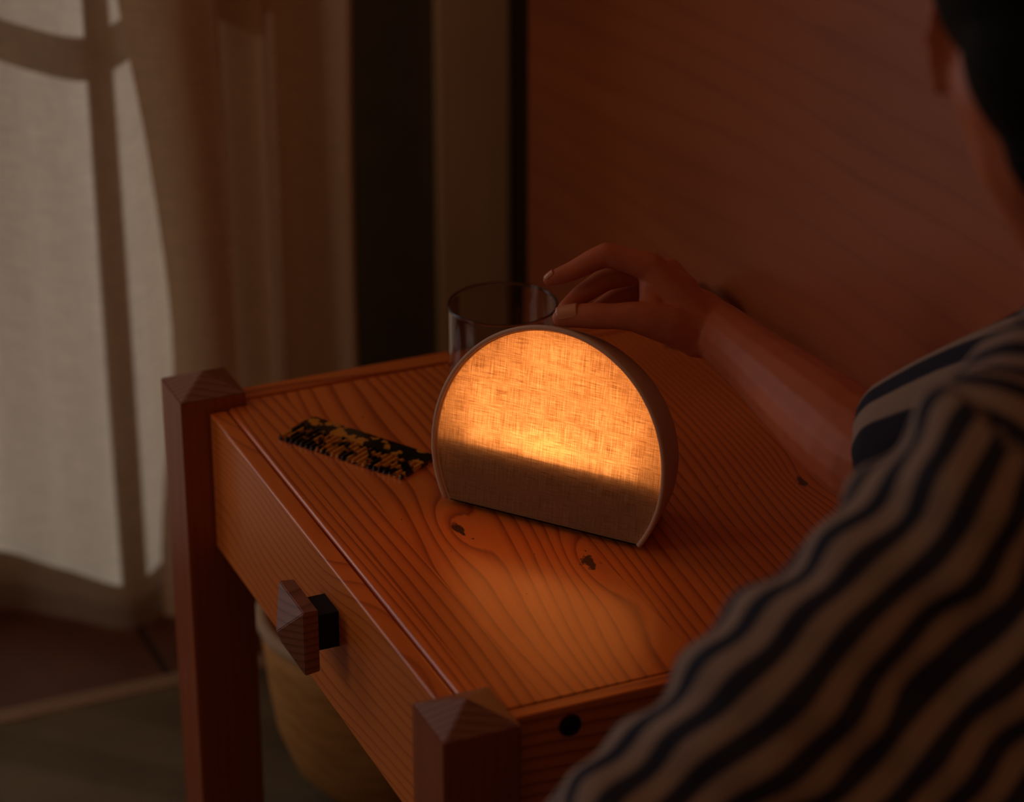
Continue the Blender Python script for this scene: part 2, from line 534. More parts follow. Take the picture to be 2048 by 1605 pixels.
# inner faces get the white lining
ref = {tuple(round(c, 5) for c in p) for t in (0.0, 0.3, 0.6, 0.92) for p in lamp_ring(t, -0.0042)}
for p in case.data.polygons:
    if all(tuple(round(c, 5) for c in case.data.vertices[i].co) in ref for i in p.vertices): p.material_index = 1
es = case.modifiers.new('sharp', 'EDGE_SPLIT'); es.split_angle = radians(50)

# piping bead round the front edge
rim_pts = [p - LN * 0.0006 for p in lamp_ring(0.0, -0.0016, 96)]
bm_obj('rim', tube_bm(rim_pts, 0.0021, 10), m_case, lamp, True)


def linen_mat():
    w = NT('backlit_linen')
    o = w.obj()
    # cloth coordinates: s along the base, t up the front
    def dotv(v):
        d = w.n('ShaderNodeVectorMath', operation='DOT_PRODUCT'); w.l(o, d.inputs[0]); d.inputs[1].default_value = v; return d.outputs['Value']
    s = dotv(tuple(LD)); t = dotv(tuple(LU))
    weft = w.noise(w.comb(w.math('MULTIPLY', s, 55.0), w.math('MULTIPLY', t, 1300.0), 0.0), 1.0, 3, 0.6)
    warp = w.noise(w.comb(w.math('MULTIPLY', s, 1300.0), w.math('MULTIPLY', t, 45.0), 3.0), 1.0, 3, 0.6)
    slub = w.noise(w.comb(w.math('MULTIPLY', s, 70.0), w.math('MULTIPLY', t, 760.0), 9.0), 1.0, 1.5, 0.5)
    slubv = w.noise(w.comb(w.math('MULTIPLY', s, 850.0), w.math('MULTIPLY', t, 90.0), 17.0), 1.0, 1.5, 0.5)
    cloud = w.noise(w.comb(w.math('MULTIPLY', s, 45.0), w.math('MULTIPLY', t, 110.0), 5.0), 1.0, 3, 0.6)
    mixw = w.math('ADD', w.math('MULTIPLY', weft, 0.52), w.math('MULTIPLY', warp, 0.48))
    mixw = w.math('ADD', w.math('MULTIPLY', w.math('SUBTRACT', mixw, 0.5), 3.6), w.math('MULTIPLY_ADD', w.math('SUBTRACT', cloud, 0.5), 0.55, 0.62))
    thick = w.ramp(slub, [(0.625, (0, 0, 0)), (0.70, (1, 1, 1))])
    thickv = w.ramp(slubv, [(0.66, (0, 0, 0)), (0.73, (1, 1, 1))])
    tk = w.math('MAXIMUM', thick, thickv)
    mw = w.math('MINIMUM', w.math('MAXIMUM', mixw, 0.0), 1.3)
    mw = w.math('MULTIPLY', mw, w.math('SUBTRACT', 1.0, w.math('MULTIPLY', tk, 0.72)))
    trans = w.ramp(w.math('DIVIDE', mw, 1.3), [(0.0, (0.20, 0.10, 0.035)), (0.5, (0.62, 0.45, 0.26)), (1.0, (0.98, 0.88, 0.66))])
    tl = w.n('ShaderNodeBsdfTranslucent'); w.l(trans, tl.inputs['Color'])
    df = w.n('ShaderNodeBsdfDiffuse')
    fine = w.math('ADD', w.math('MULTIPLY', weft, 0.35), w.math('MULTIPLY', warp, 0.65))
    w.l(w.ramp(fine, [(0.35, (0.52, 0.27, 0.14)), (0.65, (0.80, 0.45, 0.24))]), df.inputs['Color'])
    bp = w.n('ShaderNodeBump'); bp.inputs['Strength'].default_value = 0.35; bp.inputs['Distance'].default_value = 0.0006
    w.l(fine, bp.inputs['Height']); w.l(bp.outputs[0], df.inputs['Normal'])
    mx = w.n('ShaderNodeMixShader'); mx.inputs[0].default_value = 0.52
    w.l(df.outputs[0], mx.inputs[1]); w.l(tl.outputs[0], mx.inputs[2])
    w.l(mx.outputs[0], w.out.inputs['Surface']); w.t.nodes.remove(w.b)
    return w.m


# linen front, stretched just inside the rim
bm = bmesh.new()
ring = [p + LN * 0.0016 for p in lamp_ring(0.0, -0.0028, 96)]
bm.faces.new([bm.verts.new(p) for p in ring])
bm_obj('linen_front', bm, linen_mat(), lamp)

# inner shelf that carries the lights, and the closed base in front of it
def slab(name, h0, h1, d0, d1, w0, w1, mat):
    bm = bmesh.new(); vs = []
    for h in (h0, h1):
        for d, sg, ww in ((d0, -1, w0), (d0, 1, w0), (d1, 1, w1), (d1, -1, w1)):
            vs.append(bm.verts.new(LC + LU * h + LN * d + LD * (ww * sg)))
    for f in ((0, 3, 2, 1), (4, 5, 6, 7), (0, 1, 5, 4), (1, 2, 6, 5), (2, 3, 7, 6), (3, 0, 4, 7)): bm.faces.new([vs[i] for i in f])
    return bm_obj(name, bm, mat, lamp)


m_black = plain('lamp_inner_black', (0.03, 0.025, 0.02), 0.8)
slab('light_shelf', -0.006, -0.003, 0.0066, 0.056, 0.1010, 0.088, m_black)
slab('shelf_front', -0.044, -0.006, 0.0066, 0.0085, 0.088, 0.088, m_black)


def lamp_light(name, h, d, sx, sy, aim, energy, col=(1.0, 0.40, 0.125), off=0.0, shape='RECTANGLE'):
    ld = bpy.data.lights.new(name, 'AREA'); ld.shape = shape; ld.size = sx; ld.size_y = sy
    ld.energy = energy; ld.color = col
    o = bpy.data.objects.new(name, ld)
    z = -aim.normalized(); x = LD; y = z.cross(x).normalized()
    m = Matrix((x, y, z)).transposed().to_4x4(); m.translation = LC + LU * h + LN * d + LD * off
    o.matrix_world = m
    COL.objects.link(o)
    pm = lamp.matrix_basis
    o.parent = lamp; o.matrix_parent_inverse = pm.inverted()
    return o


lamp_light('led_panel', 0.046, 0.041, 0.150, 0.078, -LN, 0.110, shape='ELLIPSE')
for sg_ in (-1, 1):
    lamp_light('led_side', 0.026, 0.030, 0.020, 0.050, -LN * 0.8 + LD * (0.6 * sg_), 0.016, off=0.066 * sg_)
lamp_light('led_top', 0.080, 0.030, 0.060, 0.016, -LN * 0.85 + LU * 0.5, 0.012)
lamp_light('led_strip', 0.0005, 0.020, 0.150, 0.006, LU * 0.75 - LN * 0.65, 0.060)
lamp_light('led_centre', 0.0015, 0.018, 0.045, 0.006, LU * 0.75 - LN * 0.65, 0.014)


# ---------------------------------------------------------------- drinking glass behind the lamp
def glass_mat():
    w = NT('smoky_glass')
    w.b.inputs['Base Color'].default_value = (0.80, 0.78, 0.77, 1)
    w.b.inputs['Roughness'].default_value = 0.0
    w.b.inputs['IOR'].default_value = 1.45
    w.b.inputs['Transmission Weight'].default_value = 1.0
    return w.m


gx, gy, gr_, gh = 0.2800, 0.5365, 0.0500, 0.0980
ro, ri = gr_, gr_ - 0.0020
prof = [(0, 0), (0.02, 0), (ro - 0.006, 0.0), (ro - 0.004, 0.0003), (ro - 0.0015, 0.0015), (ro - 0.0003, 0.004), (ro, 0.007), (ro, 0.009), (ro, 0.05), (ro, gh - 0.004), (ro, gh - 0.002), (ro - 0.0002, gh - 0.0006), (ro - 0.0010, gh),
        (ri + 0.0002, gh - 0.0006), (ri, gh - 0.002), (ri, gh - 0.004), (ri, 0.05), (ri, 0.018), (ri, 0.016), (ri - 0.0010, 0.012), (ri - 0.004, 0.0095), (ri - 0.008, 0.0088), (0.02, 0.0085), (0, 0.0085)]
g = bm_obj('drinking_glass', lathe_bm(prof, (gx, gy, T + 0.0003), 96), glass_mat(), None, True)
tag(g, 'straight clear glass tumbler standing behind the lamp', 'glass')


# ---------------------------------------------------------------- comb
def tortoise():
    w = NT('tortoiseshell'); o = w.obj()
    n = w.noise(o, 70, 2.0, 0.5)
    c = w.ramp(n, [(0.0, (0.006, 0.005, 0.004)), (0.50, (0.010, 0.007, 0.004)), (0.535, (0.62, 0.24, 0.022)), (1.0, (0.80, 0.34, 0.035))])
    w.l(c, w.b.inputs['Base Color']); w.b.inputs['Roughness'].default_value = 0.14
    w.b.inputs['Coat Weight'].default_value = 0.4
    return w.m


m_tort = tortoise()
A, B, Cc, Dd = Vector((0.0640, 0.5440)), Vector((0.1070, 0.5780)), Vector((0.1680, 0.4390)), Vector((0.1360, 0.4240))
el = (Dd - A).normalized()                        # along the comb
ew = Vector((-el.y, el.x)); ew = ew if ew.dot(B - A) > 0 else -ew
clen, cwid, cth = 0.1395, 0.0500, 0.0042
comb = empty('comb', (0.118, 0.497, T))
tag(comb, 'tortoiseshell hair comb lying flat beside the lamp', 'comb')


def comb_pt(a, b, z): return Vector((A.x + el.x * a + ew.x * b, A.y + el.y * a + ew.y * b, T + 0.0003 + z))


def comb_piece(name, outline, th, mat, taper=1.0):
    bm = bmesh.new()
    lo = [bm.verts.new(comb_pt(a, b, 0)) for a, b in outline]; hi = [bm.verts.new(comb_pt(a, b, th)) for a, b in outline]
    bm.faces.new(lo[::-1]); top = bm.faces.new(hi)
    for k in range(len(lo)): bm.faces.new((lo[k], lo[(k + 1) % len(lo)], hi[(k + 1) % len(lo)], hi[k]))
    bmesh.ops.bevel(bm, geom=list(top.edges), offset=th * (0.12 if name == 'spine' else 0.3), segments=2, affect='EDGES')
    return bm_obj(name, bm, mat, comb)


comb_piece('spine', [(0, 0.031), (clen, 0.031), (clen, cwid - 0.004), (clen - 0.004, cwid), (0.004, cwid), (0, cwid - 0.004)], cth, m_tort)
NTEETH = 24
pitch = clen / NTEETH
for k in range(NTEETH):
    wd_ = pitch * (0.86 if k in (0, NTEETH - 1) else 0.76)
    x0 = k * pitch + (0 if k == 0 else (pitch - wd_) / 2 if k < NTEETH - 1 else pitch - wd_)
    h = wd_ / 2
    out = [(x0, 0.0312), (x0, h)] + [(x0 + h - h * cos(pi * j / 5), h * 0.9 - h * 0.9 * sin(pi * j / 5)) for j in range(1, 5)] + [(x0 + wd_, h), (x0 + wd_, 0.0312)]
    comb_piece('tooth', out, cth * 0.97, m_tort)


# ---------------------------------------------------------------- curtains
def cloth_mat(name, dcol, tcol, tfac, wave=1.0):
    w = NT(name); o = w.obj(); s = w.sep(o)
    a = w.noise(w.comb(w.math('MULTIPLY', s[0], 900), w.math('MULTIPLY', s[1], 900), w.math('MULTIPLY', s[2], 25)), 1, 2)
    b = w.noise(w.comb(w.math('MULTIPLY', s[0], 25), w.math('MULTIPLY', s[1], 25), w.math('MULTIPLY', s[2], 700)), 1, 2)
    f = w.math('MULTIPLY', w.math('ADD', a, b), 0.5)
    df = w.n('ShaderNodeBsdfDiffuse'); tl = w.n('ShaderNodeBsdfTranslucent')
    w.l(w.ramp(f, [(0.35, tuple(c * 0.82 for c in dcol)), (0.65, tuple(min(1, c * 1.12) for c in dcol))]), df.inputs['Color'])
    w.l(w.ramp(f, [(0.35, tuple(c * 0.78 for c in tcol)), (0.65, tuple(min(1, c * 1.15) for c in tcol))]), tl.inputs['Color'])
    mx = w.n('ShaderNodeMixShader'); mx.inputs[0].default_value = tfac
    w.l(df.outputs[0], mx.inputs[1]); w.l(tl.outputs[0], mx.inputs[2]); w.l(mx.outputs[0], w.out.inputs['Surface'])
    w.t.nodes.remove(w.b)
    return w.m


def curtain(name, xs, ys, z0, z1, mat, edge=None, gather=0.8, ymid=1.33, nx=220, nz=50, hemz=0.0):
    root = empty(name, ((xs[0] + xs[-1]) / 2, ymid, z0))
    vs, fs = [], []
    for j in range(nz + 1):
        v = j / nz; z = z0 + (z1 - z0) * v
        k = 1 - (1 - gather) * min(1, (z - z0) / 1.2)
        for i in range(nx + 1):
            u = i / nx; x = xs[0] + (xs[-1] - xs[0]) * u
            y = ymid + (spline(xs, ys, x) - ymid) * k
            y += 0.004 * sin(17 * x + 3.1 * z) + 0.003 * sin(41 * x - 5 * z)
            X = x + 0.006 * sin(3.0 * z + 9 * x)
            if edge:
                X += edge(z) * max(0.0, 1 - u * 2.2)
            vs.append((X, y, z + (hemz * sin(40 * x) if j == 0 else 0)))
    w1 = nx + 1
    for j in range(nz):
        for i in range(nx):
            fs.append((j * w1 + i, j * w1 + i + 1, (j + 1) * w1 + i + 1, (j + 1) * w1 + i))
    me = bpy.data.meshes.new('panel'); me.from_pydata(vs, [], fs); me.update()
    link('panel', me, mat, root, True)
    # stitched hem band on the room side
    hv, hf = [], []
    for j in range(3):
        z = z0 + 0.0005 + 0.035 * j / 2
        for i in range(w1):
            x, y, _ = vs[i]
            hv.append((x, y - 0.0025, z))
    for j in range(2):
        for i in range(nx): hf.append((j * w1 + i, j * w1 + i + 1, (j + 1) * w1 + i + 1, (j + 1) * w1 + i))
    mh = bpy.data.meshes.new('hem'); mh.from_pydata(hv, [], hf); mh.update()
    link('hem', mh, mat, root, True)
    return root


m_sheer = cloth_mat('cream_linen', (0.66, 0.55, 0.43), (0.62, 0.56, 0.48), 0.55)
m_drape = cloth_mat('brown_linen', (0.80, 0.62, 0.42), (0.50, 0.37, 0.24), 0.06)
c1 = curtain('linen_curtain', [-0.36, -0.31, -0.26, -0.21, -0.16, -0.10, -0.03, 0.04, 0.10, 0.15, 0.20, 0.26],
             [1.33, 1.29, 1.385, 1.29, 1.38, 1.31, 1.385, 1.315, 1.262, 1.292, 1.345, 1.385], 0.004, 2.35, m_sheer, gather=0.85, nx=300)
tag(c1, 'sunlit cream linen curtain with window-bar shadows, reaching the floor', 'curtain')
c2 = curtain('brown_drape', [0.160, 0.185, 0.215, 0.245, 0.262, 0.272, 0.295, 0.325, 0.350, 0.375, 0.400, 0.418, 0.430],
             [1.272, 1.252, 1.243, 1.250, 1.262, 1.330, 1.365, 1.315, 1.370, 1.350, 1.285, 1.275, 1.330], 0.006, 2.35, m_drape,
             edge=lambda z: spline([0.0, 0.12, 0.25, 0.36, 0.60, 0.78, 1.2], [-0.014, -0.010, 0.005, 0.018, 0.006, -0.014, -0.05], z), gather=0.9, ymid=1.31, nx=240)
tag(c2, 'shaded brown linen drape in folds beside the door casing', 'curtain')


# ---------------------------------------------------------------- rug and basket
def rug_mat():
    w = NT('woven_rug'); o = w.obj(); s = w.sep(o)
    a = w.noise(w.comb(w.math('MULTIPLY', s[0], 30), w.math('MULTIPLY', s[1], 400), 0), 1, 3)
    big = w.noise(o, 7, 2)
    d = w.math('FRACT', w.math('MULTIPLY', w.math('ADD', s[0], s[1]), 5.5))
    st = w.ramp(d, [(0.0, (0, 0, 0)), (0.12, (1, 1, 1)), (0.45, (1, 1, 1)), (0.58, (0, 0, 0))])
    c = w.ramp(w.math('ADD', w.math('MULTIPLY', a, 0.5), w.math('MULTIPLY', big, 0.5)), [(0.35, (0.150, 0.120, 0.075)), (0.65, (0.235, 0.190, 0.120))])
    w.l(w.mix(w.math('MULTIPLY', st, 0.32), c, (0.09, 0.075, 0.05)), w.b.inputs['Base Color'])
    w.b.inputs['Roughness'].default_value = 0.95; w.b.inputs['Specular IOR Level'].default_value = 0.1
    w.bump(a, 0.6, 0.003)
    return w.m


rug = empty('rug', (-0.3, 0.3, 0))
tag(rug, 'flat grey-green rug with pale bound edge on the tiled floor', 'rug')
box('rug_field', -1.75, 0.56, -0.03, 1.105, 0.0005, 0.009, rug_mat(), rug, 0.002)
box('binding', -1.75, 0.56, 1.106, 1.134, 0.0005, 0.0105, plain('pale_binding', (0.36, 0.24, 0.17), 0.9, 0.1, var=0.3, scale=200), rug, 0.003)

w = NT('tan_wicker'); o = w.obj(); s = w.sep(o)
nz_ = w.noise(w.comb(w.math('MULTIPLY', s[0], 30), w.math('MULTIPLY', s[1], 30), w.math('MULTIPLY', s[2], 180)), 1, 3)
w.l(w.ramp(nz_, [(0.3, (0.52, 0.235, 0.060)), (0.7, (0.72, 0.36, 0.105))]), w.b.inputs['Base Color']); w.b.inputs['Roughness'].default_value = 0.75
w.bump(nz_, 0.4, 0.002)
m_wick = w.m
BK = (0.268, 0.820, 0.0110)
basket = empty('basket', BK)
tag(basket, 'round tan basket with pale thick rim on the floor under the nightstand', 'basket')
bp_ = [(0.0, 0.0), (0.06, 0.0), (0.080, 0.010), (0.104, 0.040), (0.120, 0.085), (0.127, 0.135), (0.131, 0.175), (0.134, 0.208)]
bi_ = [(r - 0.009, z) for r, z in bp_[::-1] if r > 0.05 and z > 0.009]
bm_obj('body', lathe_bm(bp_ + bi_ + [(0, 0.014)], BK, 64), m_wick, basket, True)
ringp = [(BK[0] + 0.131 * cos(2 * pi * k / 64), BK[1] + 0.131 * sin(2 * pi * k / 64), BK[2] + 0.212) for k in range(64)]
bm_obj('rim', tube_bm(ringp, 0.0075, 12, True), plain('pale_rope', (0.55, 0.40, 0.26), 0.85, 0.1, var=0.2, scale=150), basket, True)


# ---------------------------------------------------------------- person
_SPH = {}


def sphere_template(seg, rings):
    if (seg, rings) not in _SPH:
        v = [(0, 0, 1.0)]
        for i in range(1, rings):
            for k in range(seg):
                v.append((sin(pi * i / rings) * cos(2 * pi * k / seg), sin(pi * i / rings) * sin(2 * pi * k / seg), cos(pi * i / rings)))
        v.append((0, 0, -1.0)); last = len(v) - 1
        f = [(0, 1 + k, 1 + (k + 1) % seg) for k in range(seg)]
        for i in range(rings - 2):
            for k in range(seg):
                a_, b_ = 1 + i * seg + k, 1 + i * seg + (k + 1) % seg
                f += [(a_, a_ + seg, b_ + seg), (a_, b_ + seg, b_)]
        f += [(last, 1 + (rings - 2) * seg + (k + 1) % seg, 1 + (rings - 2) * seg + k) for k in range(seg)]
        _SPH[(seg, rings)] = (np.array(v), np.array(f))
    return _SPH[(seg, rings)]


class Blob:
    """overlapping ellipsoids, to be fused into one skin"""
    def __init__(self): self.v = []; self.f = []; self.n = 0


def ball(bm, c, r, mat3=None, seg=12, rings=8):
    """ellipsoid; r is a float or (rx, ry, rz) in the axes of mat3"""
    v, f = sphere_template(seg, rings)
    v = v * np.array(r if isinstance(r, (tuple, list)) else (r, r, r))
    if mat3 is not None: v = v @ np.array(mat3).T
    bm.v.append(v + np.array(c)); bm.f.append(f + bm.n); bm.n += len(v)


def chain(bm, pts, step=0.35):
    """pts: list of (Vector, radius); a tapering limb made of overlapping balls"""
    for (a, ra), (b, rb) in zip(pts[:-1], pts[1:]):
        ln = (b - a).length
        n = max(2, int(ln / (min(ra, rb) * step)) + 1)
        for k in range(n + 1):
            f = k / n
            ball(bm, a.lerp(b, f), ra + (rb - ra) * f)


def fuse(bm, voxel, smooth=6, factor=0.5):
    """merge overlapping closed shapes into one continuous skin"""
    me = bpy.data.meshes.new('raw')
    me.from_pydata(np.concatenate(bm.v).tolist(), [], np.concatenate(bm.f).tolist()); me.update()
    o = bpy.data.objects.new('raw', me); COL.objects.link(o)
    r = o.modifiers.new('r', 'REMESH'); r.mode = 'VOXEL'; r.voxel_size = voxel; r.use_smooth_shade = True
    if smooth:
        s = o.modifiers.new('s', 'SMOOTH'); s.iterations = smooth; s.factor = factor
    dg = bpy.context.evaluated_depsgraph_get()
    out = bpy.data.meshes.new_from_object(o.evaluated_get(dg))
    bpy.data.objects.remove(o); bpy.data.meshes.remove(me)
    return out


UPW = Vector((0, 0, 1))
D0 = 2.322                                        # depth of the hand
# shoulders, elbows, neck, head (real positions in the room)
LS, RS = cp(0.290, -0.050, 1.700), cp(0.492, 0.068, 1.99)
LE = cp(0.078, -0.290, 1.750)
RE = at(1752, 925, 2.150)
WR = at(1434, 660, D0 + 0.008)
MID = (LS + RS) / 2
side = (RS - LS); side.z = 0; side.normalize()
face = UPW.cross(side).normalized()               # the way the chest faces
NB = MID + UPW * 0.045 + CR * 0.012
HIP = Vector((MID.x + 0.03, min(MID.y - 0.06, -0.24), 0.535))
EAR = at(1878, 95, 1.700)
hface = (CF * 0.98 + CR * 0.16); hface.z = 0; hface.normalize(); hface = (hface - UPW * 0.22).normalized()
hright = hface.cross(UPW).normalized(); hup = hright.cross(hface).normalized()
HC = EAR + hright * 0.074 + hup * 0.012
HM = Matrix((hright, hface, hup)).transposed()
LW = LE + Vector((0.02, 0.06, -0.22)); LW.z = 0.50

# ---- body under the clothes: head, neck, trunk, upper arms, legs
bm = Blob()
ball(bm, HC + hup * 0.035 - hface * 0.012, (0.074, 0.094, 0.090), HM, 24, 16)
ball(bm, HC - hup * 0.035 + hface * 0.030, (0.060, 0.066, 0.078), HM, 20, 14)
ball(bm, HC - hup * 0.088 + hface * 0.066, (0.026, 0.022, 0.020), HM)              # chin
ball(bm, HC - hup * 0.020 + hface * 0.096, (0.012, 0.018, 0.026), HM)              # nose
ball(bm, HC - hup * 0.032 + hface * 0.106, (0.014, 0.012, 0.010), HM)
ball(bm, HC + hup * 0.022 + hface * 0.084, (0.048, 0.010, 0.009), HM)              # brow
ball(bm, HC - hup * 0.061 + hface * 0.089, (0.022, 0.010, 0.006), HM); ball(bm, HC - hup * 0.069 + hface * 0.087, (0.019, 0.010, 0.006), HM)
for sg in (-1, 1):
    ball(bm, HC - hup * 0.030 + hface * 0.062 + hright * 0.040 * sg, (0.020, 0.022, 0.022), HM)
    ec = HC + hright * (0.067 * sg) - hup * 0.004 - hface * 0.004
    # ear: helix curve, lobe, thin shell
    tilt_ = hright * sg
    bk_ = -hface
    helix = []
    for k in range(15):
        a = radians(140 - 225 * k / 14)
        out_ = 0.003 + 0.010 * max(0.0, cos(a))
        helix.append((ec + bk_ * (0.006 + 0.016 * cos(a)) + hup * (0.004 + 0.028 * sin(a)) + tilt_ * out_, 0.0040))
    chain(bm, helix, 0.5)
    chain(bm, [(ec - hup * 0.024 + bk_ * 0.008 + tilt_ * 0.007, 0.0055), (ec - hup * 0.031 + bk_ * 0.002 + tilt_ * 0.005, 0.0065)])       # lobe
    chain(bm, [(ec + hup * 0.016 + bk_ * 0.010 + tilt_ * 0.008, 0.0036), (ec + bk_ * 0.014 + tilt_ * 0.010, 0.0036), (ec - hup * 0.014 + bk_ * 0.009 + tilt_ * 0.008, 0.0036)])
    ball(bm, ec - hup * 0.004 - bk_ * 0.008 + tilt_ * 0.004, (0.005, 0.005, 0.007), HM)
    ball(bm, ec + bk_ * 0.012 + tilt_ * 0.002, (0.004, 0.012, 0.024), HM)
ball(bm, HC - hup * 0.022 - hface * 0.020, (0.067, 0.066, 0.066), HM, 20, 14)
chain(bm, [(HC - hup * 0.055 - hface * 0.022, 0.055), ((NB + HC - hup * 0.05) / 2, 0.050), (NB, 0.056), (MID + UPW * 0.0, 0.070)])
def trunk(bm, extra):
    for k in range(15):
        f = k / 14
        c = (MID - UPW * 0.035).lerp(HIP, f)
        wdt = spline([0, 0.15, 0.45, 0.75, 1], [0.150, 0.160, 0.142, 0.140, 0.165], f) + extra
        dep = spline([0, 0.2, 0.5, 1], [0.085, 0.108, 0.098, 0.112], f) + extra
        ball(bm, c, (wdt, dep, 0.055 + extra), Matrix((side, face, UPW)).transposed(), 24, 12)
trunk(bm, 0.0)
for s_, e_ in ((LS, LE), (RS, RE)):
    chain(bm, [(MID.lerp(s_, 0.45) - UPW * 0.01, 0.058), (s_, 0.054), (s_.lerp(e_, 0.5), 0.046), (e_, 0.038)])
chain(bm, [(LE, 0.038), (LE.lerp(LW, 0.3), 0.040), (LW, 0.026)])
ball(bm, LW + Vector((-0.03, 0.02, -0.018)), (0.045, 0.035, 0.016))
for k in range(5):
    b0 = LW + Vector((-0.05, -0.005 + 0.014 * k, -0.016))
    chain(bm, [(b0, 0.010), (b0 + Vector((-0.045, 0.004 * (k - 2), -0.008)), 0.0085), (b0 + Vector((-0.070, 0.006 * (k - 2), -0.022)), 0.007)])
KN_ = {}
for sg in (-1, 1):
    h0 = HIP + Vector((-0.03, 0.085 * sg, -0.01)); k0 = Vector((HIP.x - 0.43, HIP.y - 0.10 + 0.11 * sg, 0.56)); f0 = Vector((k0.x - 0.38, k0.y + 0.02 * sg, 0.495))
    KN_[sg] = (h0, k0, f0)
    chain(bm, [(h0, 0.086), (k0, 0.058), (k0.lerp(f0, 0.35), 0.056), (f0, 0.038)])
    chain(bm, [(f0, 0.036), (f0 + Vector((-0.06, 0, 0.07)), 0.028), (f0 + Vector((-0.07, 0, 0.13)), 0.022)])
# overlap with the fine fore-arm below
chain(bm, [(RE, 0.039), (RE.lerp(WR, 0.12), 0.040)])
body_me = fuse(bm, 0.0042, 5)

# ---- right fore-arm and hand, finer skin
bm = Blob()
H = lambda u, v, dd: at(u, v, D0 + dd)
chain(bm, [(RE, 0.0400), (RE.lerp(WR, 0.12), 0.0410), (RE.lerp(WR, 0.30), 0.0395), (RE.lerp(WR, 0.55), 0.0335), (RE.lerp(WR, 0.80), 0.0270), (WR, 0.0240)], 0.06)
chain(bm, [(WR + CU * 0.004 + CF * 0.010, 0.0205), (H(1400, 628, 0.025), 0.0210)])
chain(bm, [(WR - CU * 0.006 - CF * 0.006, 0.0200), (H(1390, 652, 0.005), 0.0200)], 0.1)
chain(bm, [(H(1382, 646, 0.004), 0.0215), (WR, 0.0245), (RE.lerp(WR, 0.80), 0.0275)], 0.08)
chain(bm, [(H(1392, 670, 0.004), 0.0190), (WR - CU * 0.003 - CF * 0.004, 0.0225), (RE.lerp(WR, 0.74), 0.0290)], 0.08)
mcp = [H(1303, 535, 0.000), H(1338, 545, 0.020), H(1350, 566, 0.038), H(1358, 596, 0.053)]
mr = [0.0128, 0.0122, 0.0118, 0.0110]
for p_, r_, wo in zip(mcp, mr, (-0.006, 0.006, 0.016, 0.024)):
    w0 = WR + CF * wo - CR * 0.010
    chain(bm, [(w0, 0.0195), (w0.lerp(p_, 0.5), 0.0165), (p_, r_)], 0.3)
for a, b in zip(mcp[:-1], mcp[1:]):
    chain(bm, [(a - CU * 0.002, 0.0105), (b - CU * 0.002, 0.0105)], 0.3)
    chain(bm, [(a.lerp(WR, 0.3), 0.0135), (b.lerp(WR, 0.3), 0.0135)], 0.3)
# palm pad below the knuckles
chain(bm, [(H(1320, 590, 0.012), 0.0160), (H(1370, 630, 0.022), 0.0190), (WR, 0.0220)], 0.3)
chain(bm, [(H(1305, 560, 0.004), 0.0115), (H(1302, 592, 0.000), 0.0100), (H(1305, 618, -0.004), 0.0120)], 0.3)    # web to the thumb
# index
chain(bm, [(mcp[0], 0.0128), (H(1256, 521, -0.001), 0.0107), (H(1213, 510, -0.001), 0.0105), (H(1188, 520, 0.000), 0.0098), (H(1146, 542, 0.002), 0.0084), (H(1118, 553, 0.003), 0.0074), (H(1098, 560, 0.004), 0.0054)], 0.22)
# middle, ring, little
chain(bm, [(mcp[1], 0.0122), (H(1268, 545, 0.022), 0.0104), (H(1212, 558, 0.022), 0.0102), (H(1162, 590, 0.016), 0.0086), (H(1132, 617, 0.008), 0.0072), (H(1121, 630, 0.004), 0.0055)], 0.22)
chain(bm, [(mcp[2], 0.0118), (H(1290, 575, 0.042), 0.0102), (H(1238, 594, 0.042), 0.0098), (H(1200, 618, 0.034), 0.0082), (H(1172, 636, 0.022), 0.0062)], 0.22)
chain(bm, [(mcp[3], 0.0108), (H(1305, 605, 0.057), 0.0090), (H(1265, 622, 0.054), 0.0084), (H(1228, 640, 0.044), 0.0068), (H(1212, 648, 0.038), 0.0052)], 0.22)
# thumb
chain(bm, [(H(1395, 665, 0.004), 0.0200), (H(1345, 648, -0.004), 0.0185), (H(1290, 638, -0.009), 0.0142), (H(1265, 633, -0.010), 0.0124), (H(1228, 633, -0.009), 0.0108), (H(1190, 632, -0.006), 0.0112), (H(1160, 632, -0.003), 0.0102), (H(1136, 633, 0.000), 0.0092), (H(1120, 636, 0.002), 0.0070)], 0.22)
hand_me = fuse(bm, 0.0014, 9)

# one mesh for the whole body
bmj = bmesh.new(); bmj.from_mesh(body_me); bmj.from_mesh(hand_me)
w = NT('skin'); o = w.obj()
sk = w.noise(o, 45, 4); pk = w.noise(o, 14, 2)
c = w.ramp(sk, [(0.3, (0.50, 0.140, 0.062)), (0.7, (0.60, 0.180, 0.082))])
w.l(w.mix(w.math('MULTIPLY', pk, 0.35), c, (0.56, 0.125, 0.060)), w.b.inputs['Base Color'])
w.b.inputs['Roughness'].default_value = 0.46
w.b.inputs['Specular IOR Level'].default_value = 0.3
w.b.inputs['Subsurface Weight'].default_value = 0.12
w.b.inputs['Subsurface Radius'].default_value = (0.006, 0.002, 0.001)
w.b.inputs['Subsurface Scale'].default_value = 0.6
s_ = w.sep(o)
w.bump(w.noise(o, 420, 3), 0.18, 0.0008)
person = bm_obj('person', bmj, w.m, None, True)
tag(person, 'person in striped shirt seen from behind, reaching a hand to the lamp', 'person')

